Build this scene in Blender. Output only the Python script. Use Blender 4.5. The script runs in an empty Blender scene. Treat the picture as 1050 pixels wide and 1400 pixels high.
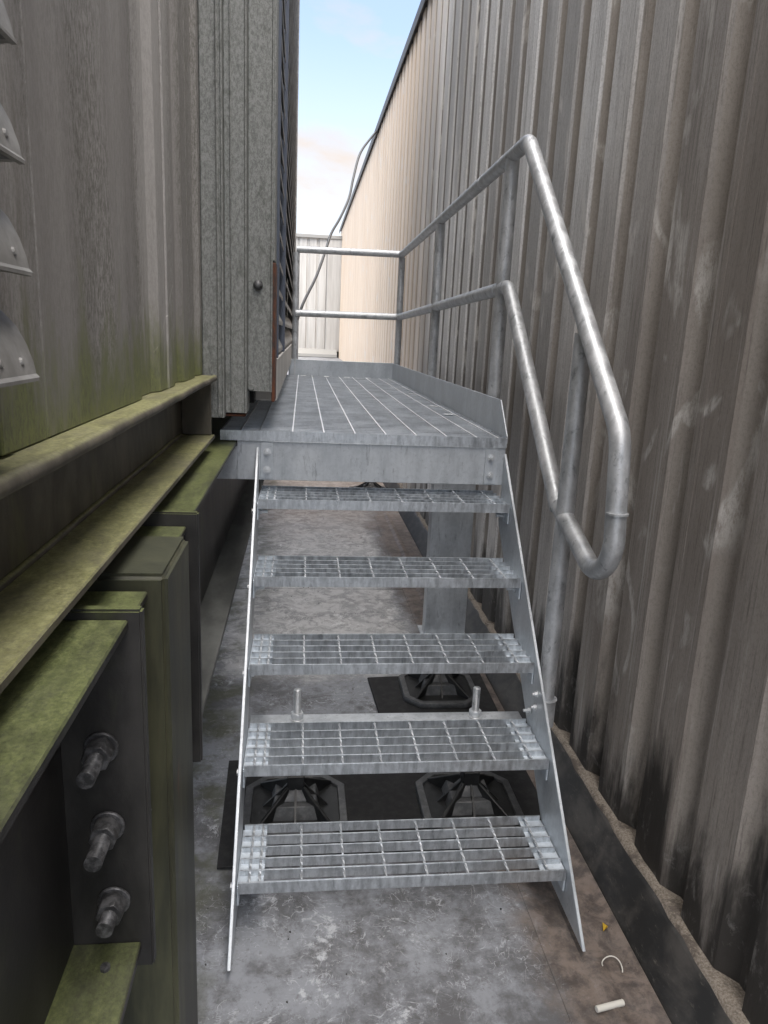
import bpy, bmesh, math, random
from mathutils import Vector, Matrix
random.seed(7)
scene = bpy.context.scene
COL = scene.collection

# ------------------------------------------------------------------ camera
cam_d = bpy.data.cameras.new('camera')
cam = bpy.data.objects.new('camera', cam_d)
COL.objects.link(cam)
cam_d.sensor_fit = 'VERTICAL'
cam_d.sensor_height = 24.0
cam_d.lens = 990.18 / 1400 * 24.0
cam_d.clip_start = 0.02
cam_d.clip_end = 500
R_ = (0.99312071, -0.10817555, 0.04482526)
D_ = (0.0178059, -0.23884498, -0.97089445)
F_ = (0.11573333, 0.96501354, -0.23527573)
m = Matrix(((R_[0], -D_[0], -F_[0], 0.13079), (R_[1], -D_[1], -F_[1], -1.45595),
            (R_[2], -D_[2], -F_[2], 1.42476), (0, 0, 0, 1)))
cam.matrix_world = m
scene.camera = cam

# ------------------------------------------------------------------ light
SUN_EL, SUN_AZ = math.radians(72), math.radians(183)      # azimuth clockwise from +Y : behind the camera
world = bpy.data.worlds.new('World')
scene.world = world
world.use_nodes = True
wn, wl = world.node_tree.nodes, world.node_tree.links
wn.clear()
w_out = wn.new('ShaderNodeOutputWorld')
w_bg = wn.new('ShaderNodeBackground')
w_bg.inputs['Strength'].default_value = 0.05
sky = wn.new('ShaderNodeTexSky')
sky.sky_type = 'NISHITA'
sky.sun_disc = False
sky.sun_elevation = SUN_EL
sky.sun_rotation = SUN_AZ
sky.air_density = 1.0
sky.dust_density = 1.5
sky.ozone_density = 1.2
tc = wn.new('ShaderNodeTexCoord')
mp = wn.new('ShaderNodeMapping')
mp.inputs['Scale'].default_value = (1.0, 1.0, 2.2)
mp.inputs['Location'].default_value = (0.1, 1.6, 0.55)
wl.new(tc.outputs['Generated'], mp.inputs['Vector'])
n1 = wn.new('ShaderNodeTexNoise')
n1.inputs['Scale'].default_value = 4.2
n1.inputs['Detail'].default_value = 9
n1.inputs['Roughness'].default_value = 0.55
n1.inputs['Distortion'].default_value = 0.3
wl.new(mp.outputs[0], n1.inputs['Vector'])
r1 = wn.new('ShaderNodeValToRGB')
r1.color_ramp.elements[0].position = 0.53
r1.color_ramp.elements[1].position = 0.68
wl.new(n1.outputs['Fac'], r1.inputs['Fac'])
mixc = wn.new('ShaderNodeMix')
mixc.data_type = 'RGBA'
mixc.inputs[7].default_value = (3.0, 2.6, 2.3, 1)       # cloud radiance, slightly warm
r1.color_ramp.elements[1].color = (0.85, 0.85, 0.85, 1)
wl.new(r1.outputs['Color'], mixc.inputs[0])
sep = wn.new('ShaderNodeSeparateXYZ')
wl.new(tc.outputs['Generated'], sep.inputs[0])
hz = wn.new('ShaderNodeMapRange')
hz.interpolation_type = 'SMOOTHSTEP'
hz.inputs[1].default_value, hz.inputs[2].default_value = 0.09, 0.36
hz.inputs[3].default_value, hz.inputs[4].default_value = 0.85, 0.20
wl.new(sep.outputs[2], hz.inputs[0])
mixh = wn.new('ShaderNodeMix')
mixh.data_type = 'RGBA'
mixh.inputs[7].default_value = (3.3, 3.4, 3.55, 1)          # pale haze low over the horizon, all round
wl.new(hz.outputs[0], mixh.inputs[0])
wl.new(sky.outputs['Color'], mixh.inputs[6])
wl.new(mixh.outputs[2], mixc.inputs[6])
wl.new(mixc.outputs[2], w_bg.inputs['Color'])
wl.new(w_bg.outputs[0], w_out.inputs['Surface'])

sun_d = bpy.data.lights.new('sun', 'SUN')
sun_d.energy = 1.5
sun_d.angle = math.radians(80)
sun_d.color = (1.0, 0.94, 0.86)
sun = bpy.data.objects.new('sun', sun_d)
COL.objects.link(sun)
sd = Vector((math.sin(SUN_AZ) * math.cos(SUN_EL), math.cos(SUN_AZ) * math.cos(SUN_EL), math.sin(SUN_EL)))
sun.rotation_euler = sd.to_track_quat('Z', 'Y').to_euler()
sun.location = (0, -3, 12)

scene.view_settings.view_transform = 'Standard'
scene.view_settings.look = 'None'
scene.view_settings.gamma = 1.0
scene.view_settings.use_curve_mapping = False
scene.view_settings.exposure = 2.7
scene.render.engine = 'CYCLES'
scene.cycles.max_bounces = 10
scene.cycles.diffuse_bounces = 6

# ------------------------------------------------------------------ node helpers
class NT:
    def __init__(s, name):
        s.m = bpy.data.materials.new(name)
        s.m.use_nodes = True
        s.t = s.m.node_tree
        s.t.nodes.clear()
        s.out = s.t.nodes.new('ShaderNodeOutputMaterial')
        s.b = s.t.nodes.new('ShaderNodeBsdfPrincipled')
        s.t.links.new(s.b.outputs[0], s.out.inputs[0])
        g = s.t.nodes.new('ShaderNodeNewGeometry')
        s.pos, s.nor = g.outputs['Position'], g.outputs['Normal']
        x = s.t.nodes.new('ShaderNodeSeparateXYZ')
        s.link(s.pos, x.inputs[0])
        s.x, s.y, s.z = x.outputs
        xn = s.t.nodes.new('ShaderNodeSeparateXYZ')
        s.link(s.nor, xn.inputs[0])
        s.nz = xn.outputs[2]
    def link(s, a, b): s.t.links.new(a, b)
    def put(s, sock, v):
        if hasattr(v, 'is_output'): s.link(v, sock)
        elif isinstance(v, (tuple, list)) and len(v) == 3 and sock.type == 'RGBA': sock.default_value = (*v, 1)
        else: sock.default_value = v
    def math(s, op, a, b=0.0, clamp=False):
        n = s.t.nodes.new('ShaderNodeMath'); n.operation = op; n.use_clamp = clamp
        s.put(n.inputs[0], a); s.put(n.inputs[1], b)
        return n.outputs[0]
    def noise(s, scale=(1, 1, 1), k=1.0, detail=4, rough=0.55, dist=0.0, off=(0, 0, 0)):
        mpn = s.t.nodes.new('ShaderNodeMapping')
        mpn.inputs['Scale'].default_value = scale
        mpn.inputs['Location'].default_value = off
        s.link(s.pos, mpn.inputs['Vector'])
        n = s.t.nodes.new('ShaderNodeTexNoise')
        n.inputs['Scale'].default_value = k; n.inputs['Detail'].default_value = detail
        n.inputs['Roughness'].default_value = rough; n.inputs['Distortion'].default_value = dist
        s.link(mpn.outputs[0], n.inputs['Vector'])
        return n.outputs['Fac']
    def voro(s, k, scale=(1, 1, 1)):
        mpn = s.t.nodes.new('ShaderNodeMapping'); mpn.inputs['Scale'].default_value = scale
        s.link(s.pos, mpn.inputs['Vector'])
        n = s.t.nodes.new('ShaderNodeTexVoronoi'); n.inputs['Scale'].default_value = k
        s.link(mpn.outputs[0], n.inputs['Vector'])
        sp = s.t.nodes.new('ShaderNodeSeparateColor'); s.link(n.outputs['Color'], sp.inputs[0])
        return sp.outputs[0]
    def ss(s, v, a, b, lo=0.0, hi=1.0):            # smooth remap
        n = s.t.nodes.new('ShaderNodeMapRange'); n.interpolation_type = 'SMOOTHSTEP'
        s.put(n.inputs[0], v)
        n.inputs[1].default_value = a; n.inputs[2].default_value = b
        n.inputs[3].default_value = lo; n.inputs[4].default_value = hi
        return n.outputs[0]
    def mix(s, f, a, b):
        n = s.t.nodes.new('ShaderNodeMix'); n.data_type = 'RGBA'
        s.put(n.inputs[0], f); s.put(n.inputs[6], a); s.put(n.inputs[7], b)
        return n.outputs[2]
    def bump(s, h, strength=0.3, d=0.002):
        n = s.t.nodes.new('ShaderNodeBump')
        n.inputs['Strength'].default_value = strength; n.inputs['Distance'].default_value = d
        s.put(n.inputs['Height'], h); s.link(n.outputs[0], s.b.inputs['Normal'])
    def set(s, color, rough=0.6, metal=0.0, spec=0.5):
        s.put(s.b.inputs['Base Color'], color); s.put(s.b.inputs['Roughness'], rough)
        s.put(s.b.inputs['Metallic'], metal); s.b.inputs['Specular IOR Level'].default_value = spec
        return s.m
def lines(n, v, w=0.02):                               # thin line where a noise crosses 0.5
    return n.ss(n.math('ABSOLUTE', n.math('SUBTRACT', v, 0.5)), 0.0, w, 1.0, 0.0)

def galv(name, lo, hi, metal=0.55, rough=0.42, streak=(18, 18, 5), white=0.35, dark=0.5, dks=(80, 80, 14)):
    n = NT(name)
    sp = n.voro(95)
    big = n.noise(streak, 1.0, 5, 0.6)
    fine = n.noise((1, 1, 1), 140, 4, 0.6)
    f = n.math('ADD', n.math('MULTIPLY', sp, 0.22), n.math('MULTIPLY', n.ss(big, 0.3, 0.7), 0.78))
    c = n.mix(f, lo, hi)
    wv = n.noise((95, 95, 16), 1.0, 5, 0.7, 0.6, (3, 1, 7))
    c = n.mix(n.math('MULTIPLY', n.ss(wv, 0.54, 0.72), white), c, (0.62, 0.65, 0.69))
    dk = n.noise(dks, 1.0, 6, 0.7, 0.4, (9, 4, 2))
    c = n.mix(n.math('MULTIPLY', n.ss(dk, 0.55, 0.70), dark), c, (0.13, 0.14, 0.155))
    c = n.mix(n.math('MULTIPLY', n.ss(fine, 0.58, 0.72), 0.25), c, (0.12, 0.125, 0.13))
    n.bump(n.math('ADD', fine, big), 0.12, 0.0015)
    return n.set(c, n.ss(big, 0.3, 0.7, rough - 0.1, rough + 0.14), metal)

M = {}
M['galv'] = galv('galvanised_steel', (0.40, 0.425, 0.45), (0.62, 0.65, 0.68), 0.45, 0.42)
M['galv_tread'] = galv('galvanised_grating', (0.36, 0.385, 0.41), (0.70, 0.735, 0.77), 0.78, 0.38, (60, 60, 14), 0.6, 0.45)
M['galv_deck'] = galv('galvanised_deck', (0.50, 0.525, 0.55), (0.76, 0.79, 0.82), 0.62, 0.40, (8, 8, 8), 0.4, 0.10)
M['zinc'] = galv('skylit_zinc', (0.46, 0.51, 0.56), (0.66, 0.72, 0.78), 0.35, 0.4, (14, 14, 8), 0.4, 0.1)  # paler and bluer than the plates: sky light put into the colour
M['galv_rod'] = galv('bright_cross_rod', (0.78, 0.80, 0.82), (0.90, 0.92, 0.94), 0.3, 0.4, (8, 8, 8), 0.2, 0.05)
M['galv_pipe'] = galv('galvanised_pipe', (0.42, 0.435, 0.45), (0.70, 0.715, 0.73), 0.62, 0.50, (26, 26, 12), 0.55, 0.6, (34, 34, 20))
M['galv_plate'] = galv('galvanised_plate', (0.42, 0.45, 0.48), (0.62, 0.655, 0.69), 0.45, 0.42, (9, 9, 4), 0.3, 0.25)
M['bolt'] = NT('zinc_bolt').set((0.60, 0.62, 0.64), 0.35, 0.45)

# --- right cladding: beige coat, weathered grey to brown towards the near end, soot at the foot
n = NT('weathered_cladding')
warp = n.noise((0.5, 1.1, 0.5), 1.0, 3)
yy = n.math('ADD', n.y, n.math('MULTIPLY', n.math('SUBTRACT', warp, 0.5), 2.0))
streak = n.noise((14, 26, 0.9), 1.0, 6, 0.65, 0.2)
grain = n.noise((60, 190, 7.0), 1.0, 5, 0.75, 0.1, (3, 1, 0))
patch = n.noise((1.5, 2.2, 0.9), 1.0, 4, 0.6, 0.4, (2, 8, 1))
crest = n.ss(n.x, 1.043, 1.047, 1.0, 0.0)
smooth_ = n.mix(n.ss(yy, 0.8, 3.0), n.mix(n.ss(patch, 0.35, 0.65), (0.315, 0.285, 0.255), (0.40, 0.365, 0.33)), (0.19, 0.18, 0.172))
tone = n.noise((0.4, 2.6, 0.2), 1.0, 3, 0.5, 0.0, (7, 1, 3))
grey = n.mix(n.ss(tone, 0.36, 0.60), (0.46, 0.455, 0.45), (0.86, 0.86, 0.86))
brown = n.mix(n.ss(tone, 0.36, 0.64), (0.26, 0.230, 0.205), (0.40, 0.365, 0.335))
high = n.math('MULTIPLY', n.ss(n.z, 1.2, 2.6), 1.1)
weath = n.ss(n.math('ADD', yy, high), 0.5, 2.3)
face = n.mix(weath, brown, grey)
face = n.mix(n.math('MULTIPLY', n.ss(streak, 0.42, 0.68), n.ss(yy, 2.5, 4.5, 0.38, 0.2)), face, n.mix(weath, (0.215, 0.192, 0.172), (0.42, 0.41, 0.405)))
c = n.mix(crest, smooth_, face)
beige = n.mix(n.ss(streak, 0.3, 0.7), (0.64, 0.51, 0.385), (0.78, 0.66, 0.53))
beige = n.mix(n.math('MULTIPLY', n.math('SUBTRACT', 1.0, crest), 0.8), beige, (0.40, 0.325, 0.255))  # flanks and valleys darkened: rib shade put into the colour
c = n.mix(n.ss(yy, 3.6, 5.6), c, beige)
gm = n.math('MULTIPLY', n.math('MULTIPLY', n.ss(grain, 0.50, 0.68), n.ss(yy, 2.5, 5.0, 0.58, 0.05)), n.math('ADD', n.math('MULTIPLY', crest, 0.8), 0.2))
spot = n.noise((1, 1, 0.6), 170, 7, 0.9, 0.0)
c = n.mix(n.math('MULTIPLY', n.ss(spot, 0.46, 0.62), n.ss(yy, 2.5, 4.5, 0.42, 0.12)), c, (0.15, 0.13, 0.112))
c = n.mix(gm, c, (0.085, 0.075, 0.065))
c = n.mix(n.math('MULTIPLY', n.ss(n.noise((60, 90, 5), 1.0, 4, 0.7, 0.2, (8, 0, 4)), 0.62, 0.74), 0.35), c, (0.55, 0.54, 0.52))
scf = n.noise((3.0, 6.5, 3.2), 1.0, 3, 0.5, 1.2, (1, 3, 6))
scf2 = n.noise((1.0, 1.3, 1.0), 1.0, 2, 0.5, 0.0, (4, 4, 4))
c = n.mix(n.math('MULTIPLY', n.math('MULTIPLY', n.math('MULTIPLY', n.ss(scf, 0.57, 0.66), n.ss(n.noise((18, 60, 14), 1.0, 6, 0.85), 0.36, 0.58)), n.ss(scf2, 0.42, 0.54)), 0.7), c, (0.66, 0.64, 0.61))
run = n.noise((20, 34, 0.55), 1.0, 6, 0.8, 0.1, (1, 6, 2))
c = n.mix(n.math('MULTIPLY', n.math('MULTIPLY', n.ss(run, 0.56, 0.70), crest), n.ss(yy, 2.5, 4.5, 0.5, 0.15)), c, (0.62, 0.605, 0.58))
run2 = n.noise((20, 26, 0.7), 1.0, 6, 0.8, 0.1, (5, 2, 7))
c = n.mix(n.math('MULTIPLY', n.ss(run2, 0.55, 0.70), n.ss(yy, 2.5, 4.5, 0.55, 0.15)), c, (0.11, 0.098, 0.088))
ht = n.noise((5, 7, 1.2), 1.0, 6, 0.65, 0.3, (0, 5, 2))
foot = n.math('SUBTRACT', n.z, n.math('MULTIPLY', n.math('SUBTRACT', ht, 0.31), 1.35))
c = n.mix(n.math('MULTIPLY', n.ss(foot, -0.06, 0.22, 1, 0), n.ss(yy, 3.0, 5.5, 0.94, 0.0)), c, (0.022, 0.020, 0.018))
lich = n.noise((20, 28, 14), 1.0, 6, 0.75, 0.5, (3, 3, 3))
c = n.mix(n.math('MULTIPLY', n.math('MULTIPLY', n.ss(lich, 0.54, 0.68), n.ss(n.z, 0.25, 0.75, 1, 0)), 0.38), c, (0.30, 0.29, 0.275))
n.bump(n.math('ADD', grain, n.noise((1, 1, 1), 260, 3)), 0.18, 0.0015)
M['clad_r'] = n.set(c, 0.62, 0.0, 0.4)

n = NT('white_cladding')
st = n.noise((9, 9, 0.6), 1.0, 5, 0.6)
c = n.mix(n.ss(st, 0.3, 0.7), (0.40, 0.385, 0.36), (0.56, 0.55, 0.525))
M['clad_w'] = n.set(c, 0.6)
M['trim_d'] = NT('dark_capping').set((0.07, 0.07, 0.075), 0.5)
M['trim_l'] = NT('pale_capping').set((0.30, 0.295, 0.28), 0.6)
M['core'] = NT('wall_board').set((0.12, 0.115, 0.11), 0.9)

# --- left cladding: brown grey with dark speckle running down, algae above the ledge
SY0, SZ0, SY1, SZ1 = (0.061, 1.374, 0.29, 1.544)
SL = math.hypot(SY1 - SY0, SZ1 - SZ0); SDY, SDZ = (SY1 - SY0) / SL, (SZ1 - SZ0) / SL
n = NT('grimy_cladding')
spk = n.noise((170, 190, 60), 1.0, 7, 0.95)
st = n.noise((2, 4.5, 0.25), 1.0, 4, 0.5, 0.1, (0, 0.9, 0))
st2 = n.noise((40, 75, 5.0), 1.0, 5, 0.7, 0.1, (5, 5, 5))
c = n.mix(n.ss(st, 0.34, 0.64), (0.245, 0.232, 0.222), (0.42, 0.402, 0.388))
c = n.mix(n.math('MULTIPLY', n.ss(st2, 0.54, 0.72), 0.30), c, (0.40, 0.385, 0.37))
sm = n.math('MULTIPLY', n.ss(spk, 0.465, 0.545), n.ss(n.noise((3, 6, 0.4), 1.0, 3, 0.5, 0, (1, 7, 3)), 0.40, 0.58, 0.25, 0.85))
c = n.mix(n.math('MULTIPLY', sm, 0.95), c, (0.065, 0.062, 0.045))
flk = n.noise((190, 210, 40), 1.0, 6, 0.9, 0, (7, 7, 7))
c = n.mix(n.math('MULTIPLY', n.ss(flk, 0.60, 0.68), 0.5), c, (0.50, 0.485, 0.46))
c = n.mix(n.math('MULTIPLY', n.ss(n.noise((7, 12, 0.5), 1.0, 6, 0.7, 0.2, (2, 9, 1)), 0.55, 0.72), 0.45), c, (0.12, 0.11, 0.085))
sy, sz = n.math('SUBTRACT', n.y, SY0), n.math('SUBTRACT', n.z, SZ0)
sw_ = n.math('ADD', n.math('MULTIPLY', sy, SDZ), n.math('MULTIPLY', sz, -SDY))
al_ = n.math('ADD', n.math('MULTIPLY', sy, SDY), n.math('MULTIPLY', sz, SDZ))
inside = n.math('MULTIPLY', n.math('GREATER_THAN', al_, 0.0), n.math('LESS_THAN', al_, SL))
c = n.mix(n.math('MULTIPLY', n.math('MULTIPLY', n.ss(n.math('ABSOLUTE', sw_), 0.0004, 0.0016, 1.0, 0.0), inside), 0.75), c, (0.62, 0.60, 0.57))
alg = n.noise((9, 16, 5), 1.0, 6, 0.7, 0.3, (2, 2, 2))
am = n.ss(n.math('SUBTRACT', n.z, n.math('MULTIPLY', n.math('SUBTRACT', alg, 0.5), 0.42)), 1.30, 1.46, 1, 0)
c = n.mix(n.math('MULTIPLY', am, 0.85), c, n.mix(n.ss(spk, 0.4, 0.6), (0.070, 0.080, 0.026), (0.20, 0.225, 0.070)))
n.bump(spk, 0.12, 0.001)
M['clad_l'] = n.set(c, 0.55, 0.0, 0.45)

n = NT('dull_zinc_flashing')
spk = n.noise((1, 1, 0.5), 150, 8, 0.95)
sp2 = n.noise((1, 1, 0.5), 32, 5, 0.7, 0.4, (4, 1, 0))
c = n.mix(n.ss(spk, 0.44, 0.57), (0.285, 0.29, 0.278), (0.14, 0.145, 0.136))
c = n.mix(n.math('MULTIPLY', n.ss(sp2, 0.53, 0.66), 0.5), c, (0.085, 0.09, 0.078))
c = n.mix(n.math('MULTIPLY', n.ss(n.noise((1, 1, 1), 330, 3, 0.7), 0.6, 0.7), 0.6), c, (0.05, 0.05, 0.045))
n.bump(spk, 0.25, 0.0015)
M['flash'] = n.set(c, 0.62, 0.15)
n = NT('rusty_strip')
M['rust'] = n.set(n.mix(n.ss(n.noise((40, 40, 14), 1.0, 5, 0.7), 0.42, 0.6), (0.13, 0.045, 0.022), (0.055, 0.035, 0.03)), 0.85)
n = NT('louvre_grey')
M['louvre'] = n.set(n.mix(n.ss(n.noise((9, 9, 9), 1.0, 5, 0.7), 0.35, 0.65), (0.19, 0.185, 0.175), (0.34, 0.335, 0.325)), 0.55, 0.1)
M['mull'] = NT('blue_grey_mullion').set((0.10, 0.115, 0.15), 0.5, 0.2)
M['void'] = NT('shade_void').set((0.012, 0.012, 0.012), 0.9)  # near-black colour stands in for the shade behind the louvres

def algae(name, base, base2, amount, rough=0.55, green=((0.105, 0.125, 0.042), (0.22, 0.245, 0.100))):
    n = NT(name)
    a = n.noise((6, 2.6, 5), 1.0, 7, 0.7, 0.5)
    f = n.noise((95, 60, 95), 1.0, 6, 0.8)
    c = n.mix(n.ss(n.noise((7, 7, 3), 1.0, 5, 0.65, 0.2, (1, 0, 4)), 0.36, 0.64), base, base2)
    up = n.ss(n.nz, 0.45, 0.9)
    g = n.mix(n.ss(f, 0.30, 0.72), green[0], green[1])
    fac = n.math('MULTIPLY', n.math('MULTIPLY', up, n.ss(a, 0.34, 0.60, 0.30, 1.0)), amount)
    grit = n.noise((1, 1, 1), 210, 4, 0.75)
    fac = n.math('MULTIPLY', fac, n.ss(grit, 0.36, 0.56, 0.65, 1.0))
    c = n.mix(fac, c, g)
    side = n.math('MULTIPLY', n.ss(n.noise((6, 6, 2.0), 1.0, 5, 0.7, 0.2, (6, 2, 1)), 0.54, 0.70), amount * 0.33)
    c = n.mix(side, c, green[0])
    c = n.mix(n.math('MULTIPLY', n.ss(n.noise((1, 1, 1), 70, 5, 0.75), 0.60, 0.72), 0.35), c, (0.02, 0.02, 0.018))
    n.bump(n.math('ADD', f, n.noise((1, 1, 1), 200, 3)), 0.15, 0.0015)
    return n.set(c, rough, 0.0, 0.5)
M['ledge'] = algae('ledge_paint', (0.065, 0.057, 0.043), (0.15, 0.135, 0.108), 0.85, 0.6, ((0.20, 0.20, 0.075), (0.42, 0.415, 0.20)))
M['black_steel'] = algae('black_painted_steel', (0.014, 0.0135, 0.013), (0.042, 0.040, 0.038), 0.9, 0.5)
n = NT('olive_black_steel')
c = n.mix(n.ss(n.noise((7, 7, 1.3), 1.0, 6, 0.65, 0.3), 0.36, 0.66), (0.026, 0.027, 0.018), (0.095, 0.095, 0.054))
c = n.mix(n.math('MULTIPLY', n.ss(n.noise((11, 11, 2.2), 1.0, 5, 0.7, 0.2, (3, 4, 5)), 0.62, 0.72), 0.6), c, (0.16, 0.06, 0.03))
c = n.mix(n.math('MULTIPLY', n.ss(n.nz, 0.8, 0.95), 0.6), c, (0.075, 0.08, 0.055))
n.bump(n.noise((1, 1, 1), 90, 4), 0.15, 0.002)
M['column'] = n.set(c, 0.5)
n = NT('dusty_flange')
c = n.mix(n.ss(n.noise((6, 3, 6), 1.0, 5, 0.65), 0.36, 0.66), (0.045, 0.047, 0.045), (0.11, 0.113, 0.108))
M['dusty'] = n.set(c, 0.7)
n = NT('grey_nut')
M['nut'] = n.set(n.mix(n.ss(n.noise((1, 1, 1), 60, 5, 0.7), 0.4, 0.62), (0.05, 0.05, 0.052), (0.15, 0.15, 0.155)), 0.45, 0.35)

# --- roof membrane: blue grey sheet, pale scrubbing marks, brown silt along the kerb
def membrane(name, silt=1.0, tone=1.0):
    n = NT(name)
    a = n.noise((1, 1, 1), 3.2, 6, 0.6, 0.5)
    b = n.noise((1, 1, 1), 15, 6, 0.7, 0.8, (3, 1, 0))
    pa = n.math('ADD', n.math('MULTIPLY', n.noise((1, 1, 1), 9, 12, 0.74, 0.12, (4, 2, 5)), 0.6), n.math('MULTIPLY', n.noise((1, 1, 1), 2.4, 5, 0.6, 0.2, (1, 2, 5)), 0.4))
    c = n.mix(n.ss(pa, 0.42, 0.57), (0.105 * tone, 0.105 * tone, 0.110 * tone), (0.25 * tone, 0.262 * tone, 0.285 * tone))
    dk = n.noise((1, 1, 1), 30, 9, 0.8, 0.2, (8, 2, 0))
    c = n.mix(n.math('MULTIPLY', n.ss(dk, 0.53, 0.62), 0.55), c, (0.075, 0.072, 0.070))
    s1 = n.ss(n.noise((1, 1, 1), 7.5, 12, 0.8, 0.3), 0.56, 0.61)
    s2 = lines(n, n.noise((1, 1, 1), 8, 3, 0.5, 1.3, (5, 5, 0)), 0.011)
    s3 = lines(n, n.noise((2.6, 1, 1), 10, 3, 0.5, 1.0, (2, 7, 0)), 0.008)
    s4 = lines(n, n.noise((1, 3.0, 1), 11, 2, 0.5, 1.5, (9, 3, 0)), 0.014)
    s = n.math('MAXIMUM', n.math('MAXIMUM', s1, n.math('MULTIPLY', s2, 0.8)), n.math('MULTIPLY', n.math('MAXIMUM', s3, s4), 0.7))
    pm = n.ss(n.noise((1, 1, 1), 4.5, 6, 0.65, 0.6, (1, 1, 4)), 0.40, 0.56)
    brk_ = n.ss(n.noise((1, 1, 1), 55, 4, 0.7, 0, (2, 2, 2)), 0.40, 0.58)
    c = n.mix(n.math('MULTIPLY', n.math('MULTIPLY', n.math('MULTIPLY', s, brk_), pm), 0.95), c, (0.47, 0.485, 0.51))
    sw = n.noise((1, 1, 1), 5, 5, 0.65, 0.5, (0, 3, 9))
    xe = n.math('ADD', n.x, n.math('MULTIPLY', n.math('SUBTRACT', sw, 0.5), 0.28))
    silt_c = n.mix(n.ss(n.noise((1, 1, 1), 18, 6, 0.7, 0.3), 0.36, 0.64), (0.060, 0.046, 0.038), (0.185, 0.145, 0.120))
    c = n.mix(n.math('MULTIPLY', n.ss(xe, 0.64, 0.76), 0.88 * silt), c, silt_c)
    light_lift = n.mix(n.ss(b, 0.42, 0.58), (0.24, 0.24, 0.245), (0.46, 0.455, 0.455))  # paler membrane under the stair: light through the grating put into the colour
    light_lift = n.mix(n.math('MULTIPLY', n.math('MAXIMUM', s, n.math('MULTIPLY', pm, 0.25)), 0.8), light_lift, (0.70, 0.70, 0.70))
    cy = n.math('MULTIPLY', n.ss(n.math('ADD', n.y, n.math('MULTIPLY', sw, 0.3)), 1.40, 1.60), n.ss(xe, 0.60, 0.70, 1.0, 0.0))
    c = n.mix(n.math('MULTIPLY', cy, silt), c, light_lift)
    far = n.mix(n.ss(b, 0.4, 0.6), (0.30, 0.245, 0.21), (0.46, 0.40, 0.36))
    c = n.mix(n.math('MULTIPLY', n.ss(n.math('ADD', n.y, n.math('MULTIPLY', sw, 1.2)), 3.6, 5.4), 0.8 * silt), c, far)
    gl = n.noise((1, 1, 1), 7, 5, 0.6, 0.4, (6, 6, 1))
    gx = n.ss(n.math('ADD', n.x, n.math('MULTIPLY', gl, 0.3)), 0.02, 0.22, 1, 0)
    c = n.mix(n.math('MULTIPLY', n.math('MULTIPLY', gx, n.ss(gl, 0.45, 0.62)), 0.65 * silt), c, (0.075, 0.078, 0.035))
    n.bump(n.math('ADD', n.noise((1, 1, 1), 420, 2), n.math('MULTIPLY', b, 2.0)), 0.25, 0.0012)
    return n.set(c, n.ss(a, 0.3, 0.7, 0.42, 0.62), 0.0, 0.45)
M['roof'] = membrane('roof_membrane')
M['roof_far'] = membrane('far_roof_membrane', 0.0, 1.1)
n = NT('black_upstand')
c = n.mix(n.ss(n.noise((6, 6, 10), 1.0, 5, 0.65, 0.3), 0.4, 0.66), (0.020, 0.020, 0.020), (0.062, 0.058, 0.054))
c = n.mix(n.math('MULTIPLY', n.ss(n.noise((1, 0.5, 2), 45, 6, 0.85), 0.55, 0.72), 0.5), c, (0.16, 0.145, 0.125))
M['upstand'] = n.set(c, 0.45)
n = NT('sandy_mortar')
c = n.mix(n.ss(n.noise((1, 1, 1), 190, 5, 0.8), 0.4, 0.6), (0.15, 0.125, 0.10), (0.28, 0.245, 0.205))
c = n.mix(n.ss(n.noise((1, 1, 1), 13, 5, 0.75), 0.48, 0.62, 0, 0.8), c, (0.075, 0.06, 0.05))
n.bump(n.noise((1, 1, 1), 130, 4, 0.7), 0.8, 0.004)
M['mortar'] = n.set(c, 0.9)
n = NT('black_rubber')
M['rubber'] = n.set(n.mix(n.ss(n.noise((1, 1, 1), 40, 5, 0.7), 0.4, 0.7), (0.008, 0.008, 0.009), (0.022, 0.022, 0.022)), 0.75)
n = NT('black_plastic')
M['plastic'] = n.set(n.mix(n.ss(n.noise((1, 1, 1), 25, 5, 0.7), 0.4, 0.7), (0.008, 0.0085, 0.009), (0.022, 0.0225, 0.023)), 0.42)
n = NT('lit_black_plastic')
M['plastic_lit'] = n.set(n.mix(n.ss(n.noise((1, 1, 1), 30, 5, 0.7), 0.4, 0.7), (0.06, 0.062, 0.065), (0.12, 0.122, 0.125)), 0.45)  # black plastic made paler: light on rim and panel put into the colour
M['cable'] = NT('grey_cable').set((0.055, 0.058, 0.062), 0.5)
M['white_bit'] = NT('off_white_plastic').set((0.62, 0.60, 0.55), 0.5)
M['yellow'] = NT('yellow_leaf').set((0.45, 0.30, 0.03), 0.7)

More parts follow.
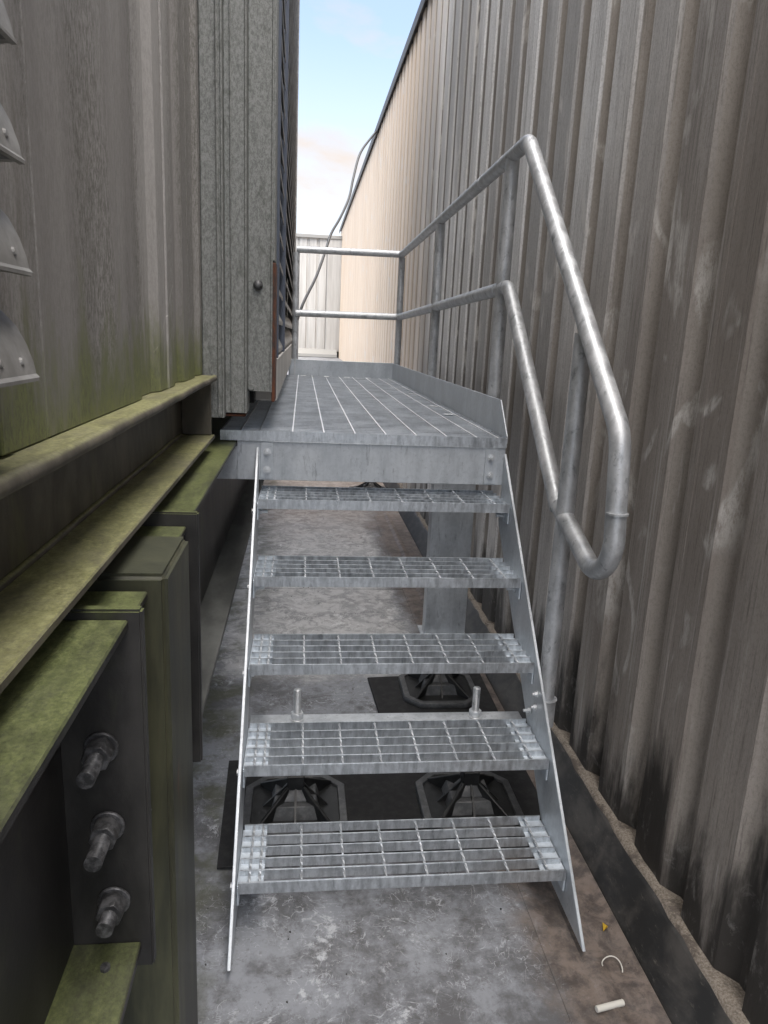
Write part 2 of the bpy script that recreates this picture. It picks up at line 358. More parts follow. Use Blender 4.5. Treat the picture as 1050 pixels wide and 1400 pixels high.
# ------------------------------------------------------------------ mesh helpers
def mesh(name, verts, faces, mat=None, smooth=False):
    me = bpy.data.meshes.new(name)
    me.from_pydata([tuple(v) for v in verts], [], faces)
    bm = bmesh.new(); bm.from_mesh(me)
    bmesh.ops.recalc_face_normals(bm, faces=bm.faces)
    bm.to_mesh(me); bm.free()
    if smooth:
        for p in me.polygons: p.use_smooth = True
    if mat: me.materials.append(M[mat])
    return me
class G:
    def __init__(s): s.v, s.f = [], []
    def add(s, vs, fs):
        o = len(s.v); s.v += [tuple(v) for v in vs]; s.f += [tuple(i + o for i in f) for f in fs]; return s
    def box(s, x0, x1, y0, y1, z0, z1):
        return s.add([(x0, y0, z0), (x1, y0, z0), (x1, y1, z0), (x0, y1, z0), (x0, y0, z1), (x1, y0, z1), (x1, y1, z1), (x0, y1, z1)],
                     [(0, 3, 2, 1), (4, 5, 6, 7), (0, 1, 5, 4), (1, 2, 6, 5), (2, 3, 7, 6), (3, 0, 4, 7)])
    def prism(s, pts, ax, a, b):            # closed outline (2D) swept along an axis between a and b
        k = len(pts)
        def P(p, t): return {'x': (t, p[0], p[1]), 'y': (p[0], t, p[1]), 'z': (p[0], p[1], t)}[ax]
        vs = [P(p, a) for p in pts] + [P(p, b) for p in pts]
        fs = [(i, (i + 1) % k, (i + 1) % k + k, i + k) for i in range(k)]
        return s.add(vs, fs + [tuple(range(k - 1, -1, -1)), tuple(range(k, 2 * k))])
    def strip(s, front, back, ax, a, b):    # folded sheet: outline front + back, quads only
        k = len(front)
        def P(p, t): return {'x': (t, p[0], p[1]), 'y': (p[0], t, p[1]), 'z': (p[0], p[1], t)}[ax]
        vs = [P(p, a) for p in front] + [P(p, b) for p in front] + [P(p, a) for p in back] + [P(p, b) for p in back]
        fs = []
        for i in range(k - 1):
            fs.append((i, i + 1, k + i + 1, k + i)); fs.append((2 * k + i + 1, 2 * k + i, 3 * k + i, 3 * k + i + 1))
            fs.append((i + 1, i, 2 * k + i, 2 * k + i + 1)); fs.append((k + i, k + i + 1, 3 * k + i + 1, 3 * k + i))
        fs.append((0, k, 3 * k, 2 * k)); fs.append((2 * k - 1, k - 1, 3 * k - 1, 4 * k - 1))
        return s.add(vs, fs)
    def cyl(s, p, q, r, seg=12, r2=None, phase=0.0):
        p, q = Vector(p), Vector(q); d = (q - p).normalized()
        u = d.orthogonal().normalized(); w = d.cross(u); r2 = r if r2 is None else r2
        vs = []
        for c, rr in ((p, r), (q, r2)):
            for i in range(seg):
                a = 2 * math.pi * i / seg + phase
                vs.append(c + (u * math.cos(a) + w * math.sin(a)) * rr)
        fs = [(i, (i + 1) % seg, (i + 1) % seg + seg, i + seg) for i in range(seg)]
        return s.add(vs, fs + [tuple(range(seg - 1, -1, -1)), tuple(range(seg, 2 * seg))])
    def me(s, name, mat, smooth=False): return mesh(name, s.v, s.f, mat, smooth)
def fillet(pts, rads, n=8):
    out = [Vector(pts[0])]
    for i in range(1, len(pts) - 1):
        a, b, c = Vector(pts[i - 1]), Vector(pts[i]), Vector(pts[i + 1]); r = rads[i]
        d1, d2 = (a - b).normalized(), (c - b).normalized()
        ang = d1.angle(d2)
        if r <= 0 or ang > 3.12: out.append(b); continue
        t = min(r / math.tan(ang / 2), (a - b).length * 0.49, (c - b).length * 0.49); rr = t * math.tan(ang / 2)
        cen = b + (d1 + d2).normalized() * (rr / math.sin(ang / 2))
        p0, p1 = b + d1 * t - cen, b + d2 * t - cen; sw = p0.angle(p1); axis = p0.cross(p1).normalized()
        for k in range(n + 1): out.append(cen + Matrix.Rotation(sw * k / n, 3, axis) @ p0)
    out.append(Vector(pts[-1])); return out
def tube(pts, r, seg=16):
    pts = [Vector(p) for p in pts]; g = G(); vs = []; prev = None
    for i, p in enumerate(pts):
        d = (pts[min(i + 1, len(pts) - 1)] - pts[max(i - 1, 0)]).normalized()
        u = d.orthogonal().normalized() if prev is None else (prev - d * prev.dot(d)).normalized()
        prev = u; w = d.cross(u)
        for k in range(seg):
            a = 2 * math.pi * k / seg; vs.append(p + (u * math.cos(a) + w * math.sin(a)) * r)
    fs = [(i * seg + k, i * seg + (k + 1) % seg, (i + 1) * seg + (k + 1) % seg, (i + 1) * seg + k) for i in range(len(pts) - 1) for k in range(seg)]
    L = (len(pts) - 1) * seg
    return g.add(vs, fs + [tuple(range(seg - 1, -1, -1)), tuple(range(L, L + seg))])
def smooth_by_angle(me, deg=40):
    bm = bmesh.new(); bm.from_mesh(me)
    for f in bm.faces: f.smooth = True
    for e in bm.edges:
        if len(e.link_faces) == 2 and e.calc_face_angle(0) > math.radians(deg): e.smooth = False
    bm.to_mesh(me); bm.free(); return me
def bevel(me, w, seg=2):
    bm = bmesh.new(); bm.from_mesh(me)
    bmesh.ops.bevel(bm, geom=[e for e in bm.edges if e.is_manifold and e.calc_face_angle(0) > 0.5], offset=w, segments=seg, affect='EDGES', clamp_overlap=True)
    bm.to_mesh(me); bm.free(); return smooth_by_angle(me, 35)

ORG = {}
def thing(name, label, cat, loc=(0, 0, 0), group=None):
    o = bpy.data.objects.new(name, None); COL.objects.link(o); o.location = loc; o.empty_display_size = 0.1
    o['label'] = label; o['category'] = cat
    if group: o['group'] = group
    ORG[o.name] = Vector(loc); return o
def tag(o, label, cat, group=None):
    o['label'] = label; o['category'] = cat
    if group: o['group'] = group
    return o
def put(name, me, parent=None, at=(0, 0, 0)):
    """link a mesh whose coordinates are world coordinates (+ at) under its parent"""
    o = bpy.data.objects.new(name, me); COL.objects.link(o)
    w = Vector(at)
    if parent is not None:
        o.parent = parent; o.location = w - ORG[parent.name]
    else: o.location = w
    ORG[o.name] = w; return o
def struct(name, me, parent=None):
    o = put(name, me, parent); o['kind'] = 'structure'; return o

FZ = 0.03                                                   # floor level
# ------------------------------------------------------------------ SETTING : roof floor
ground = struct('ground', G().add([(-60, -60, -6), (80, -60, -6), (80, 120, -6), (-60, 120, -6)], [(0, 1, 2, 3)]).me('ground', 'roof_far'))
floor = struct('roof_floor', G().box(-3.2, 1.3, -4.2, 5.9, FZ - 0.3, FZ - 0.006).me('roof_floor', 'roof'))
rng = random.Random(3)
# membrane sheets laid over the deck, each lapping the one before
cuts = [-3.2, -1.2, 1.35, 2.41, 4.25, 5.88]
for i in range(len(cuts) - 1):
    for (xa, xb, dz) in ((-0.9, 0.723, 0.0), (0.72, 0.936, 0.003)):
        z1 = FZ + dz + (0.0015 if i % 2 else 0.0)
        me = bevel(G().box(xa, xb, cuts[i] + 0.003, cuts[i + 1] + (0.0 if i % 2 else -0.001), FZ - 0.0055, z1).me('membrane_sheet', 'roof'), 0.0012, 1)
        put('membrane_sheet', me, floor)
upper = struct('upper_roof', G().box(-8, 1.3, 5.92, 17.6, 0.2, 0.85).me('upper_roof', 'roof_far'))
# a soft weld bead that runs along the silt strip
bead = G().prism([(0.80, FZ + 0.003), (0.815, FZ + 0.010), (0.83, FZ + 0.012), (0.86, FZ + 0.003)], 'y', -3.2, 5.88)
put('sheet_seam', smooth_by_angle(bead.me('sheet_seam', 'roof'), 60), floor)

kerb = struct('roof_kerb', bevel(G().prism([(0.937, FZ - 0.004), (0.952, FZ + 0.012), (1.007, 0.118), (1.02, 0.124), (1.02, FZ - 0.004)], 'y', -3.2, 5.9).me('roof_kerb', 'upstand'), 0.003, 1))
# crumbly mortar on top of the kerb, uneven edge
g = G(); k = 150
xs = []
for i in range(k + 1):
    y = -3.2 + 9.1 * i / k
    e = 1.013 + rng.uniform(-0.004, 0.005); h = 0.130 + rng.uniform(-0.003, 0.003)
    xs.append(((e, y, 0.118), (e + 0.004, y, h), (1.035, y, h + rng.uniform(0, .004)), (1.12, y, h)))
g.add([v for r in xs for v in r], [(i * 4 + j, i * 4 + j + 1, i * 4 + j + 5, i * 4 + j + 4) for i in range(k) for j in range(3)])
put('mortar_bed', g.me('mortar_bed', 'mortar', True), kerb)

# ------------------------------------------------------------------ RIGHT WALL
XW, PITCH, Y0 = 1.037, 0.2455, 0.130
WB, WT = 0.128, 3.93
rw = thing('clad_wall', 'tall ribbed metal wall right of the steps, brown and sooty near, beige at the far end', 'wall', (1.1, 0, FZ))
def rib_profile(nr, y_start, x0, depth=0.034, t=0.0016, crest=0.142):
    pts = []
    for i in range(nr):
        y = y_start - i * PITCH
        pts += [(x0, y), (x0, y - 0.052), (x0, y - crest + 0.052), (x0, y - crest),
                (x0 + depth, y - crest - 0.040), (x0 + depth, y - crest - 0.078)]
    y = y_start - nr * PITCH
    pts += [(x0, y), (x0, y - 0.03)]
    return pts, [(p[0] + t, p[1]) for p in pts]
f_, b_ = rib_profile(4, 0.0, 0.0)
wall_sheet = G().strip(f_, b_, 'z', WB, WT).me('cladding_sheet', 'clad_r')
NS = 21
for i in range(NS):
    put('cladding_sheet', wall_sheet, rw, (XW - 0.0006 * (i % 2), Y0 + PITCH * 4 * (i - 2), 0))
Y_END = Y0 + PITCH * 4 * (NS - 3)
put('wall_core', G().box(1.085, 1.35, -3.0, Y_END + 0.3, 0.0, WT + 0.04).me('wall_core', 'core'), rw)
put('capping', bevel(G().prism([(1.005, WT - 0.02), (1.0, WT + 0.02), (1.0, WT + 0.055), (1.37, WT + 0.075), (1.37, WT - 0.05), (1.355, WT - 0.05), (1.355, WT + 0.042), (1.012, WT + 0.03), (1.012, WT - 0.02)], 'y', -2.4, Y_END + 0.28).me('capping', 'trim_d'), 0.002, 1), rw)
screw_me = smooth_by_angle(G().cyl((0, 0, 0), (-0.002, 0, 0), 0.009, 10).cyl((-0.002, 0, 0), (-0.008, 0, 0), 0.0055, 6).me('screw', 'bolt'))
for y, z in ((-0.175, 0.75), (0.06, 0.36), (-0.18, 0.37), (0.31, 0.35), (0.55, 0.36), (1.05, 0.36), (0.31, 1.95), (0.80, 1.95), (1.3, 1.95), (1.78, 1.95), (2.27, 1.95), (-0.18, 1.97)):
    put('screw', screw_me, rw, (XW + 0.034 if (y * 1000) % 2 < 0 else XW + 0.016, y, z))

# ------------------------------------------------------------------ END WALL
YE = 17.2
ew = thing('clad_wall', 'short pale ribbed wall closing the far end of the passage beyond the handrail', 'wall', (0.3, YE, 0.85))
f_, b_ = [], []
for i in range(3):
    x = i * 0.24
    f_ += [(x, 0.0), (x + 0.16, 0.0), (x + 0.175, 0.03), (x + 0.215, 0.03)]
f_ += [(0.70, 0.0)]
b_ = [(p[0], p[1] + 0.003) for p in f_]
es = G().strip(f_, b_, 'z', 1.02, 3.66).me('cladding_sheet', 'clad_w')
for i in range(-5, 2):
    put('cladding_sheet', es, ew, (-0.67 + 0.70 * i, YE - 0.0005 * (i % 2), 0))
put('corner_trim', bevel(G().box(0.70, 1.038, YE - 0.03, YE + 0.02, 1.0, 3.66).me('corner_trim', 'clad_w'), 0.006, 1), ew)
put('capping', bevel(G().box(-4.2, 1.04, YE - 0.06, YE + 0.3, 3.66, 3.74).me('capping', 'trim_l'), 0.005, 1), ew)
put('base_flashing', G().prism([(YE - 0.25, 0.86), (YE - 0.24, 0.93), (YE - 0.02, 1.05), (YE + 0.1, 1.05), (YE + 0.1, 0.86)], 'x', -4.2, 0.98).me('base_flashing', 'trim_l'), ew)
put('wall_core', G().box(-4.2, 1.04, YE + 0.06, YE + 0.28, 0.86, 3.66).me('wall_core', 'core'), ew)
for z in (1.5, 2.3, 3.1): put('screw', screw_me, ew, (0.90, YE - 0.03, z))

# ------------------------------------------------------------------ LEFT BUILDING
XL = -0.155
bl = thing('plant_building', 'grimy clad plant housing with louvres and a mossy steel ledge, left of the steps', 'building', (-1.2, 1.0, FZ))
LT = 5.2
def left_sheet(y0, y1, creases, name='cladding_sheet'):
    fr = [(XL, y0)]
    for (y, kind) in creases:
        if kind == 'groove': fr += [(XL, y - 0.003), (XL - 0.004, y - 0.001), (XL - 0.004, y + 0.001), (XL, y + 0.003)]
        elif kind == 'bead': fr += [(XL, y - 0.003), (XL + 0.004, y - 0.001), (XL + 0.004, y + 0.001), (XL, y + 0.003)]
        elif kind == 'in': fr += [(XL, y), (XL - 0.013, y + 0.03)]
        elif kind == 'flat': fr += [(XL - 0.013, y)]
        elif kind == 'out': fr += [(XL - 0.013, y), (XL, y + 0.03)]
    fr += [(XL, y1)]
    bk = [(p[0] - 0.002, p[1]) for p in fr]
    return put(name, G().strip(fr, bk, 'z', 1.296, LT).me(name, 'clad_l'), bl)
left_sheet(-0.70, -0.228, [(-0.598, 'groove')])
left_sheet(-0.226, 0.14, [(-0.10, 'in'), (0.05, 'out')])
left_sheet(0.142, 0.715, [(0.16, 'bead'), (0.25, 'in'), (0.36, 'out'), (0.47, 'groove'), (0.56, 'in'), (0.64, 'out')])
put('wall_core', G().box(-2.4, XL - 0.06, -3.0, 0.9, 1.18, LT).me('wall_core', 'void'), bl)
put('wall_core', G().box(-2.4, -0.02, 0.9, 5.72, 1.2, LT).me('wall_core', 'void'), bl)
# louvre opening at the near end
put('louvre_jamb', bevel(G().box(XL - 0.014, XL + 0.004, -0.735, -0.702, 1.297, LT).me('louvre_jamb', 'clad_l'), 0.002, 1), bl)
ho = [(-0.004, 0.043), (0.012, 0.041), (0.026, 0.034), (0.037, 0.022), (0.045, 0.006), (0.050, -0.010), (0.0515, -0.019), (0.0545, -0.022), (0.0545, -0.025), (0.050, -0.0255)]
hi = [(0.047, -0.019), (0.0465, -0.010), (0.042, 0.005), (0.034, 0.020), (0.025, 0.031), (0.012, 0.038), (-0.004, 0.040)]
hood = [(XL + a, b) for a, b in ho + hi]
hg = G().prism(hood, 'y', -2.2, -0.775)
# rounded closed end of each hood
for q in range(5):
    k1, k2 = 1 - 0.10 * q * q / 4, 1 - 0.10 * (q + 1) ** 2 / 4
    o1 = [(XL - 0.004 + (a + 0.004) * k1, -0.022 + (b + 0.022) * k1) for a, b in ho[:8]] + [(XL - 0.004, -0.022)]
    hg.prism(o1, 'y', -0.7755 + 0.003 * q, -0.7725 + 0.003 * q)
hood_me = smooth_by_angle(hg.me('louvre_hood', 'louvre'), 30)
put('louvre_apron', bevel(G().box(XL - 0.012, XL - 0.001, -2.2, -0.7355, 1.297, 1.345).me('louvre_apron', 'clad_l'), 0.002, 1), bl)
rivet_me = smooth_by_angle(G().cyl((0, 0, 0), (0.0025, 0, 0), 0.0042, 10, 0.0028).me('rivet', 'louvre'), 30)
for k in range(9):
    h = put('louvre_hood', hood_me, bl, (0, 0, 1.398 + 0.0885 * k))
    for q in range(6):
        put('rivet', rivet_me, h, (XL + 0.0488, -0.80 - 0.045 * q, 1.398 + 0.0885 * k - 0.008)).rotation_euler = (0, math.radians(-12), 0)
# ledge: channel with mossy flanges, lip and end stiffener
lg = G().box(-0.205, -0.115, -3.0, 0.655, 1.118, 1.130).box(-0.217, -0.205, -3.0, 0.655, 1.118, 1.293).box(-0.205, -0.118, -3.0, 0.70, 1.279, 1.294)
ledge = put('ledge_channel', bevel(lg.me('ledge_channel', 'ledge'), 0.002, 1), bl)
put('weld_bead', smooth_by_angle(tube([(-0.203, -3.0 + 0.12 * i, 1.132 + rng.uniform(-.001, .001)) for i in range(31)], 0.006, 8).me('weld_bead', 'ledge'), 60), ledge)
put('stiffener', bevel(G().box(-0.204, -0.122, 0.632, 0.644, 1.131, 1.278).me('stiffener', 'ledge'), 0.002, 1), ledge)
put('lip', smooth_by_angle(tube([(-0.120, -3.0 + 0.1 * i, 1.287 + rng.uniform(-.0012, .0012)) for i in range(38)], 0.0095, 8).me('lip', 'ledge'), 70), ledge)
# folded zinc corner, seen edge on in four strips
def fold(xa, xb, y, z0, lip=0.0075):
    fr = [(xa, y + 0.05), (xa, y), (xa + 0.004, y - 0.004), (xb - 0.007, y - 0.004), (xb - 0.004, y - lip), (xb, y - lip), (xb, y + 0.12)]
    bk = [(xa + 0.003, y + 0.05), (xa + 0.003, y + 0.002), (xa + 0.004, y - 0.001), (xb - 0.005, y - 0.001), (xb - 0.003, y - lip + 0.003), (xb - 0.003, y - lip + 0.003), (xb - 0.003, y + 0.12)]
    return put('corner_flashing', G().strip(fr, bk, 'z', z0, LT).me('corner_flashing', 'flash'), bl)
fold(-0.156, -0.094, 0.720, 1.172)
fold(-0.096, -0.032, 0.752, 1.184)
c3 = fold(-0.034, 0.040, 0.800, 1.246)
put('flashing_rib', bevel(G().box(-0.112, -0.104, 0.708, 0.718, 1.175, LT).me('flashing_rib', 'flash'), 0.003, 1), bl)
put('flashing_rib', bevel(G().box(-0.078, -0.073, 0.742, 0.750, 1.187, LT).me('flashing_rib', 'flash'), 0.002, 1), bl)
0 and put('flashing_rib', bevel(G().box(-0.1305, -0.1265, 0.707, 0.718, 1.174, LT).me('flashing_rib', 'flash'), 0.0015, 1), bl)
put('flashing_foot', bevel(G().box(-0.10, -0.035, 0.758, 0.84, 1.172, 1.180).me('flashing_foot', 'rust'), 0.002, 1), bl)
dome = bmesh.new(); bmesh.ops.create_uvsphere(dome, u_segments=16, v_segments=10, radius=0.0145)
dm = bpy.data.meshes.new('bolt_cap'); dome.to_mesh(dm); dome.free(); dm.materials.append(M['nut'])
for p in dm.polygons: p.use_smooth = True
put('bolt_cap', dm, bl, (-0.002, 0.792, 1.555))
put('bolt_cap', bevel(G().cyl((-0.022, 0.796, 1.258), (-0.022, 0.788, 1.258), 0.010, 6).me('bolt_cap', 'flash'), 0.001, 1), bl)
put('rusty_edge', bevel(G().box(0.0385, 0.049, 0.80, 0.93, 1.215, 1.62).me('rusty_edge', 'rust'), 0.002, 1), bl)
put('edge_strip', bevel(G().box(0.0385, 0.046, 0.80, 0.93, 1.625, LT).me('edge_strip', 'flash'), 0.002, 1), bl)
# louvred side beyond the corner
XV = 0.05
put('louvre_sill', bevel(G().box(-0.02, XV, 0.95, 5.72, 1.205, 1.34).me('louvre_sill', 'clad_w'), 0.003, 1), bl)
blade = lambda y0, y1: smooth_by_angle(G().prism([(XV - 0.050, 0.055), (XV - 0.047, 0.058), (XV - 0.004, -0.026), (XV - 0.004, -0.040), (XV - 0.007, -0.040), (XV - 0.007, -0.028)], 'y', y0, y1).me('louvre_blade', 'louvre'), 20)
ba, bb = blade(0.97, 1.75), blade(1.83, 5.66)
for k in range(38):
    z = 1.39 + 0.1 * k
    put('louvre_blade', ba, bl, (0, 0, z)); put('louvre_blade', bb, bl, (0, 0, z))
for (ya, yb) in ((0.945, 0.97), (1.765, 1.815), (5.665, 5.72)):
    put('louvre_mullion', bevel(G().box(-0.018, XV + 0.004, ya, yb, 1.342, LT).me('louvre_mullion', 'mull' if ya < 5 else 'louvre'), 0.002, 1), bl)

# ------------------------------------------------------------------ BLACK STEEL FRAME
sf = thing('steel_frame', 'black bolted steel beams and column greened with algae, below the plant housing', 'steel frame', (-0.16, -0.34, FZ))
XE = -0.072; XWb = -0.165; ZT = 1.080; ZB = 0.615
def i_beam(y0, y1):
    bm = put('beam', bevel(G().box(XWb - 0.006, XWb + 0.006, y0, y1, ZB - 0.004, ZT - 0.010).me('web', 'black_steel'), 0.001, 1), sf)
    put('top_flange', bevel(G().box(2 * XWb - XE, XE, y0, y1, ZT - 0.013, ZT).me('top_flange', 'black_steel'), 0.002, 1), bm)
    put('bottom_flange', bevel(G().box(2 * XWb - XE, XE, y0, y1, ZB - 0.016, ZB).me('bottom_flange', 'black_steel' if y0 < -1 else 'dusty'), 0.002, 1), bm)
    return bm
bA = i_beam(-2.6, -0.612)
bB = i_beam(-0.105, 3.3)
def end_plate(y0, y1, par, zt=1.092, xr=-0.056):
    return put('end_plate', bevel(G().box(2 * XWb - xr, xr, y0, y1, 0.572, zt).me('end_plate', 'black_steel'), 0.003, 2), par)
end_plate(-0.612, -0.594, bA)
end_plate(-0.124, -0.106, bB)
def stud(x, z, L):
    y = -0.6125
    g = G().cyl((x, y, z), (x, y - 0.005, z), 0.0215, 20).cyl((x, y - 0.005, z), (x, y - 0.029, z), 0.0185, 6, None, 0.4)
    me = g.me('bolt', 'nut'); b = put('bolt', bevel(me, 0.0012, 1), bA)
    g = G(); nth = int(L / 0.0022)
    for i in range(nth):
        g.cyl((x, y - 0.028 - i * 0.0022, z), (x, y - 0.028 - (i + 0.55) * 0.0022, z), 0.0108, 14, 0.0099)
        g.cyl((x, y - 0.028 - (i + 0.55) * 0.0022, z), (x, y - 0.028 - (i + 1) * 0.0022, z), 0.0099, 14, 0.0108)
    e = put('thread', smooth_by_angle(g.me('thread', 'nut'), 80), b); e['kind'] = 'stuff'
for x, z, L in ((-0.110, 0.910, 0.046), (-0.107, 0.797, 0.046), (-0.104, 0.683, 0.026)): stud(x, z, L)
bk_nut = bevel(G().cyl((-0.075, -0.593, 0.795), (-0.075, -0.575, 0.795), 0.016, 6).me('back_nut', 'nut'), 0.001, 1)
put('bolt', bk_nut, bA)
put('rivet', smooth_by_angle(G().cyl((-0.108, -0.655, ZB), (-0.108, -0.655, ZB + 0.005), 0.0065, 8).me('rivet', 'nut')), bA)
colm = put('column', bevel(G().box(-0.275, -0.056, -0.447, -0.236, FZ - 0.004, ZT).me('column', 'column'), 0.008, 3), sf)
wb = [(-0.27, -0.4475), (-0.068, -0.4475), (-0.0555, -0.435), (-0.0555, -0.245)]
wp = [p + Vector((rng.uniform(-.0008, .0008), rng.uniform(-.0008, .0008), rng.uniform(-.0015, .0015))) for a_, b_ in zip(wb[:-1], wb[1:]) for p in [Vector((a_[0], a_[1], ZT - 0.022)).lerp(Vector((b_[0], b_[1], ZT - 0.022)), t / 14) for t in range(14)]]
0 and put('weld_bead', smooth_by_angle(tube(wp, 0.0038, 8).me('weld_bead', 'column'), 70), colm)
put('stub_flange', bevel(G().box(-0.25, -0.082, -0.5935, -0.452, ZT - 0.034, ZT - 0.022).me('stub_flange', 'black_steel'), 0.002, 1), sf)
put('stub_web', G().box(XWb - 0.006, XWb + 0.006, -0.5935, -0.448, ZB, ZT - 0.034).me('stub_web', 'black_steel'), sf)
put('stub_flange', bevel(G().box(-0.25, -0.078, -0.232, -0.1245, ZT - 0.026, ZT - 0.014).me('stub_flange', 'black_steel'), 0.002, 1), sf)
put('stub_web', G().box(XWb - 0.006, XWb + 0.006, -0.235, -0.1245, ZB, ZT - 0.026).me('stub_web', 'black_steel'), sf)

# ------------------------------------------------------------------ STAIRCASE
W, RISE, RUN, Z0 = 0.8, 0.18693, 0.18442, 0.17523
st = thing('metal_staircase', 'galvanised steel stair of five grating treads rising to a railed platform', 'staircase', (0.4, 0.4, FZ))
def fy(z): return (z - Z0) / RISE * RUN - 0.012
# stringers : 8 mm plates, foot cut level, top cut plumb behind the platform beam
def stringer(x0, x1):
    D = 0.235; yb = 0.866; zb = 0.058
    pl = [(fy(zb), zb), (fy(zb) + D, zb), (yb, Z0 + (yb + 0.012 - D) / RUN * RISE), (yb, Z0 + (yb + 0.012) / RUN * RISE)]
    return put('stringer', bevel(G().prism(pl, 'x', x0, x1).me('stringer', 'galv_plate'), 0.0012, 1), st)
sl = stringer(-0.0095, -0.0015); sr = stringer(W + 0.0015, W + 0.0095)

PB = 0.0405
bar_me = G().box(0.004, W - 0.004, -0.0021, 0.0021, -0.025, 0).me('bearing_bar', 'galv_tread')
nos_me = G().box(0.004, W - 0.004, -0.0025, 0.0025, -0.029, 0.0005).me('nosing', 'galv_tread')
rod_pts = []
crs = G()
for j in range(24):                                             # twisted square rod
    a = j * 0.42
crv = []
for j in range(25):
    y = 0.004 + 0.2075 * j / 24; a = j * 0.55
    crv.append([(0.0034 * math.cos(a + q * math.pi / 2), y, -0.0042 + 0.0034 * math.sin(a + q * math.pi / 2)) for q in range(4)])
crs.add([v for r in crv for v in r], [(j * 4 + q, j * 4 + (q + 1) % 4, j * 4 + 4 + (q + 1) % 4, j * 4 + 4 + q) for j in range(24) for q in range(4)])
cross_me = crs.me('cross_bar', 'galv_deck')
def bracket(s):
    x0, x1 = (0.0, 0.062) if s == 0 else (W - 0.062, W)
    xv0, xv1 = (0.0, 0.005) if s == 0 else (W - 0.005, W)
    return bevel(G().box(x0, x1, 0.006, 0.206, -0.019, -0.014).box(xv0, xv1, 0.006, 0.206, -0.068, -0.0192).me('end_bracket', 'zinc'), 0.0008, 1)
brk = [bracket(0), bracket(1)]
def hexbolt(p, d, r=0.0085, L=0.016):
    p, d = Vector(p), Vector(d)
    return G().cyl(p, p + d * 0.002, r * 1.35, 14).cyl(p + d * 0.002, p + d * 0.0085, r, 6).cyl(p + d * 0.0085, p + d * L, r * 0.58, 10)
tb = [smooth_by_angle(hexbolt((0.0051, 0, 0), (1, 0, 0), 0.0095, 0.026).me('bolt', 'bolt'), 35), smooth_by_angle(hexbolt((W - 0.0051, 0, 0), (-1, 0, 0), 0.0095, 0.026).me('bolt', 'bolt'), 35)]
ob = [smooth_by_angle(hexbolt((-0.0096, 0, 0), (-1, 0, 0), 0.0085, 0.009).me('bolt', 'bolt'), 35), smooth_by_angle(hexbolt((W + 0.0096, 0, 0), (1, 0, 0), 0.0085, 0.009).me('bolt', 'bolt'), 35)]
weld_me = []
for s in (0, 1):
    g = G()
    for j in range(5):
        xa = 0.018 if s == 0 else W - 0.04
        for q in range(2):
            g.box(xa + 0.014 * q, xa + 0.009 + 0.014 * q, PB * j + 0.004, PB * j + 0.012, -0.0141, -0.0105)
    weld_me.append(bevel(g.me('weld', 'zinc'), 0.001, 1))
for i in range(5):
    y, z = RUN * i, Z0 + RISE * i
    t = put('tread', nos_me, st, (0, y, z))
    for j in range(1, 6): put('bearing_bar', bar_me, t, (0, y + PB * j + (0.004 if j == 5 else 0), z))
    for x in (0.028, 0.052, 0.15, 0.252, 0.352, 0.452, 0.552, 0.652, 0.752):
        put('cross_bar', cross_me, t, (x, y, z - 0.0004))
    for s in (0, 1):
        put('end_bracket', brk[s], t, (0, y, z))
        w_ = put('weld', weld_me[s], t, (0, y, z))
        for yo in (0.05, 0.165):
            put('bolt', tb[s], t, (0, y + yo, z - 0.05)); put('bolt', ob[s], t, (0, y + yo, z - 0.05))
# cross member under tread two, carried by the feet
cm = put('cross_member', bevel(G().box(0.002, W - 0.002, 0.405, 0.409, 0.300, 0.343).box(0.002, W - 0.002, 0.409, 0.470, 0.338, 0.343).box(0.002, W - 0.002, 0.466, 0.470, 0.300, 0.338).me('cross_member', 'galv'), 0.0008, 1), st)
for x in (0.725, 0.765):
    put('bolt', smooth_by_angle(hexbolt((x, 0.404, 0.322), (0, -1, 0), 0.008).me('bolt', 'bolt'), 35), cm)
for y_, z_ in ((0.335, 0.43), (0.335, 0.47)):
    put('bolt', smooth_by_angle(hexbolt((W + 0.001, y_, z_), (-1, 0, 0), 0.008, 0.014).me('bolt', 'bolt'), 35), sr)

# --- platform : grating, beams, kick plates, post
PZ, PY0, PY1 = 1.117, 0.860, 4.06
gr = G().box(-0.118, W + 0.006, PY0, PY0 + 0.004, PZ - 0.032, PZ).box(-0.122, -0.118, PY0, PY1 - 0.1, PZ - 0.032, PZ).box(-0.002, 0.001, PY0 + 0.004, PY1, PZ - 0.032, PZ + 0.0015)
gr.box(W + 0.003, W + 0.006, PY0 + 0.004, PY1, PZ - 0.032, PZ)
plat = put('platform_grating', gr.me('platform_grating', 'galv_tread'), st)
pb = G().box(-0.1175, W + 0.0025, -0.0016, 0.0016, -0.030, -0.0006).me('bearing_bar', 'galv_deck')
yb = PY0 + 0.034
while yb < PY1:
    put('bearing_bar', pb, plat, (0, yb, PZ)); yb += 0.041
pc = G().box(-0.0022, 0.0022, PY0 + 0.0045, PY1, -0.007, 0.0012).me('cross_bar', 'galv_rod')
for x in (-0.06, 0.104, 0.204, 0.304, 0.404, 0.504, 0.604, 0.704, 0.776):
    put('cross_bar', pc, plat, (x, 0, PZ))
clip = bevel(G().box(-0.02, 0.02, -0.012, 0.012, 0.0008, 0.004).me('grating_clip', 'bolt'), 0.001, 1)
for x, y in ((0.31, 3.98), (0.46, 3.98), (0.62, 3.98), (0.14, 3.98), (0.745, 1.55), (0.745, 1.9), (0.745, 2.6)): put('grating_clip', clip, plat, (x, y, PZ))
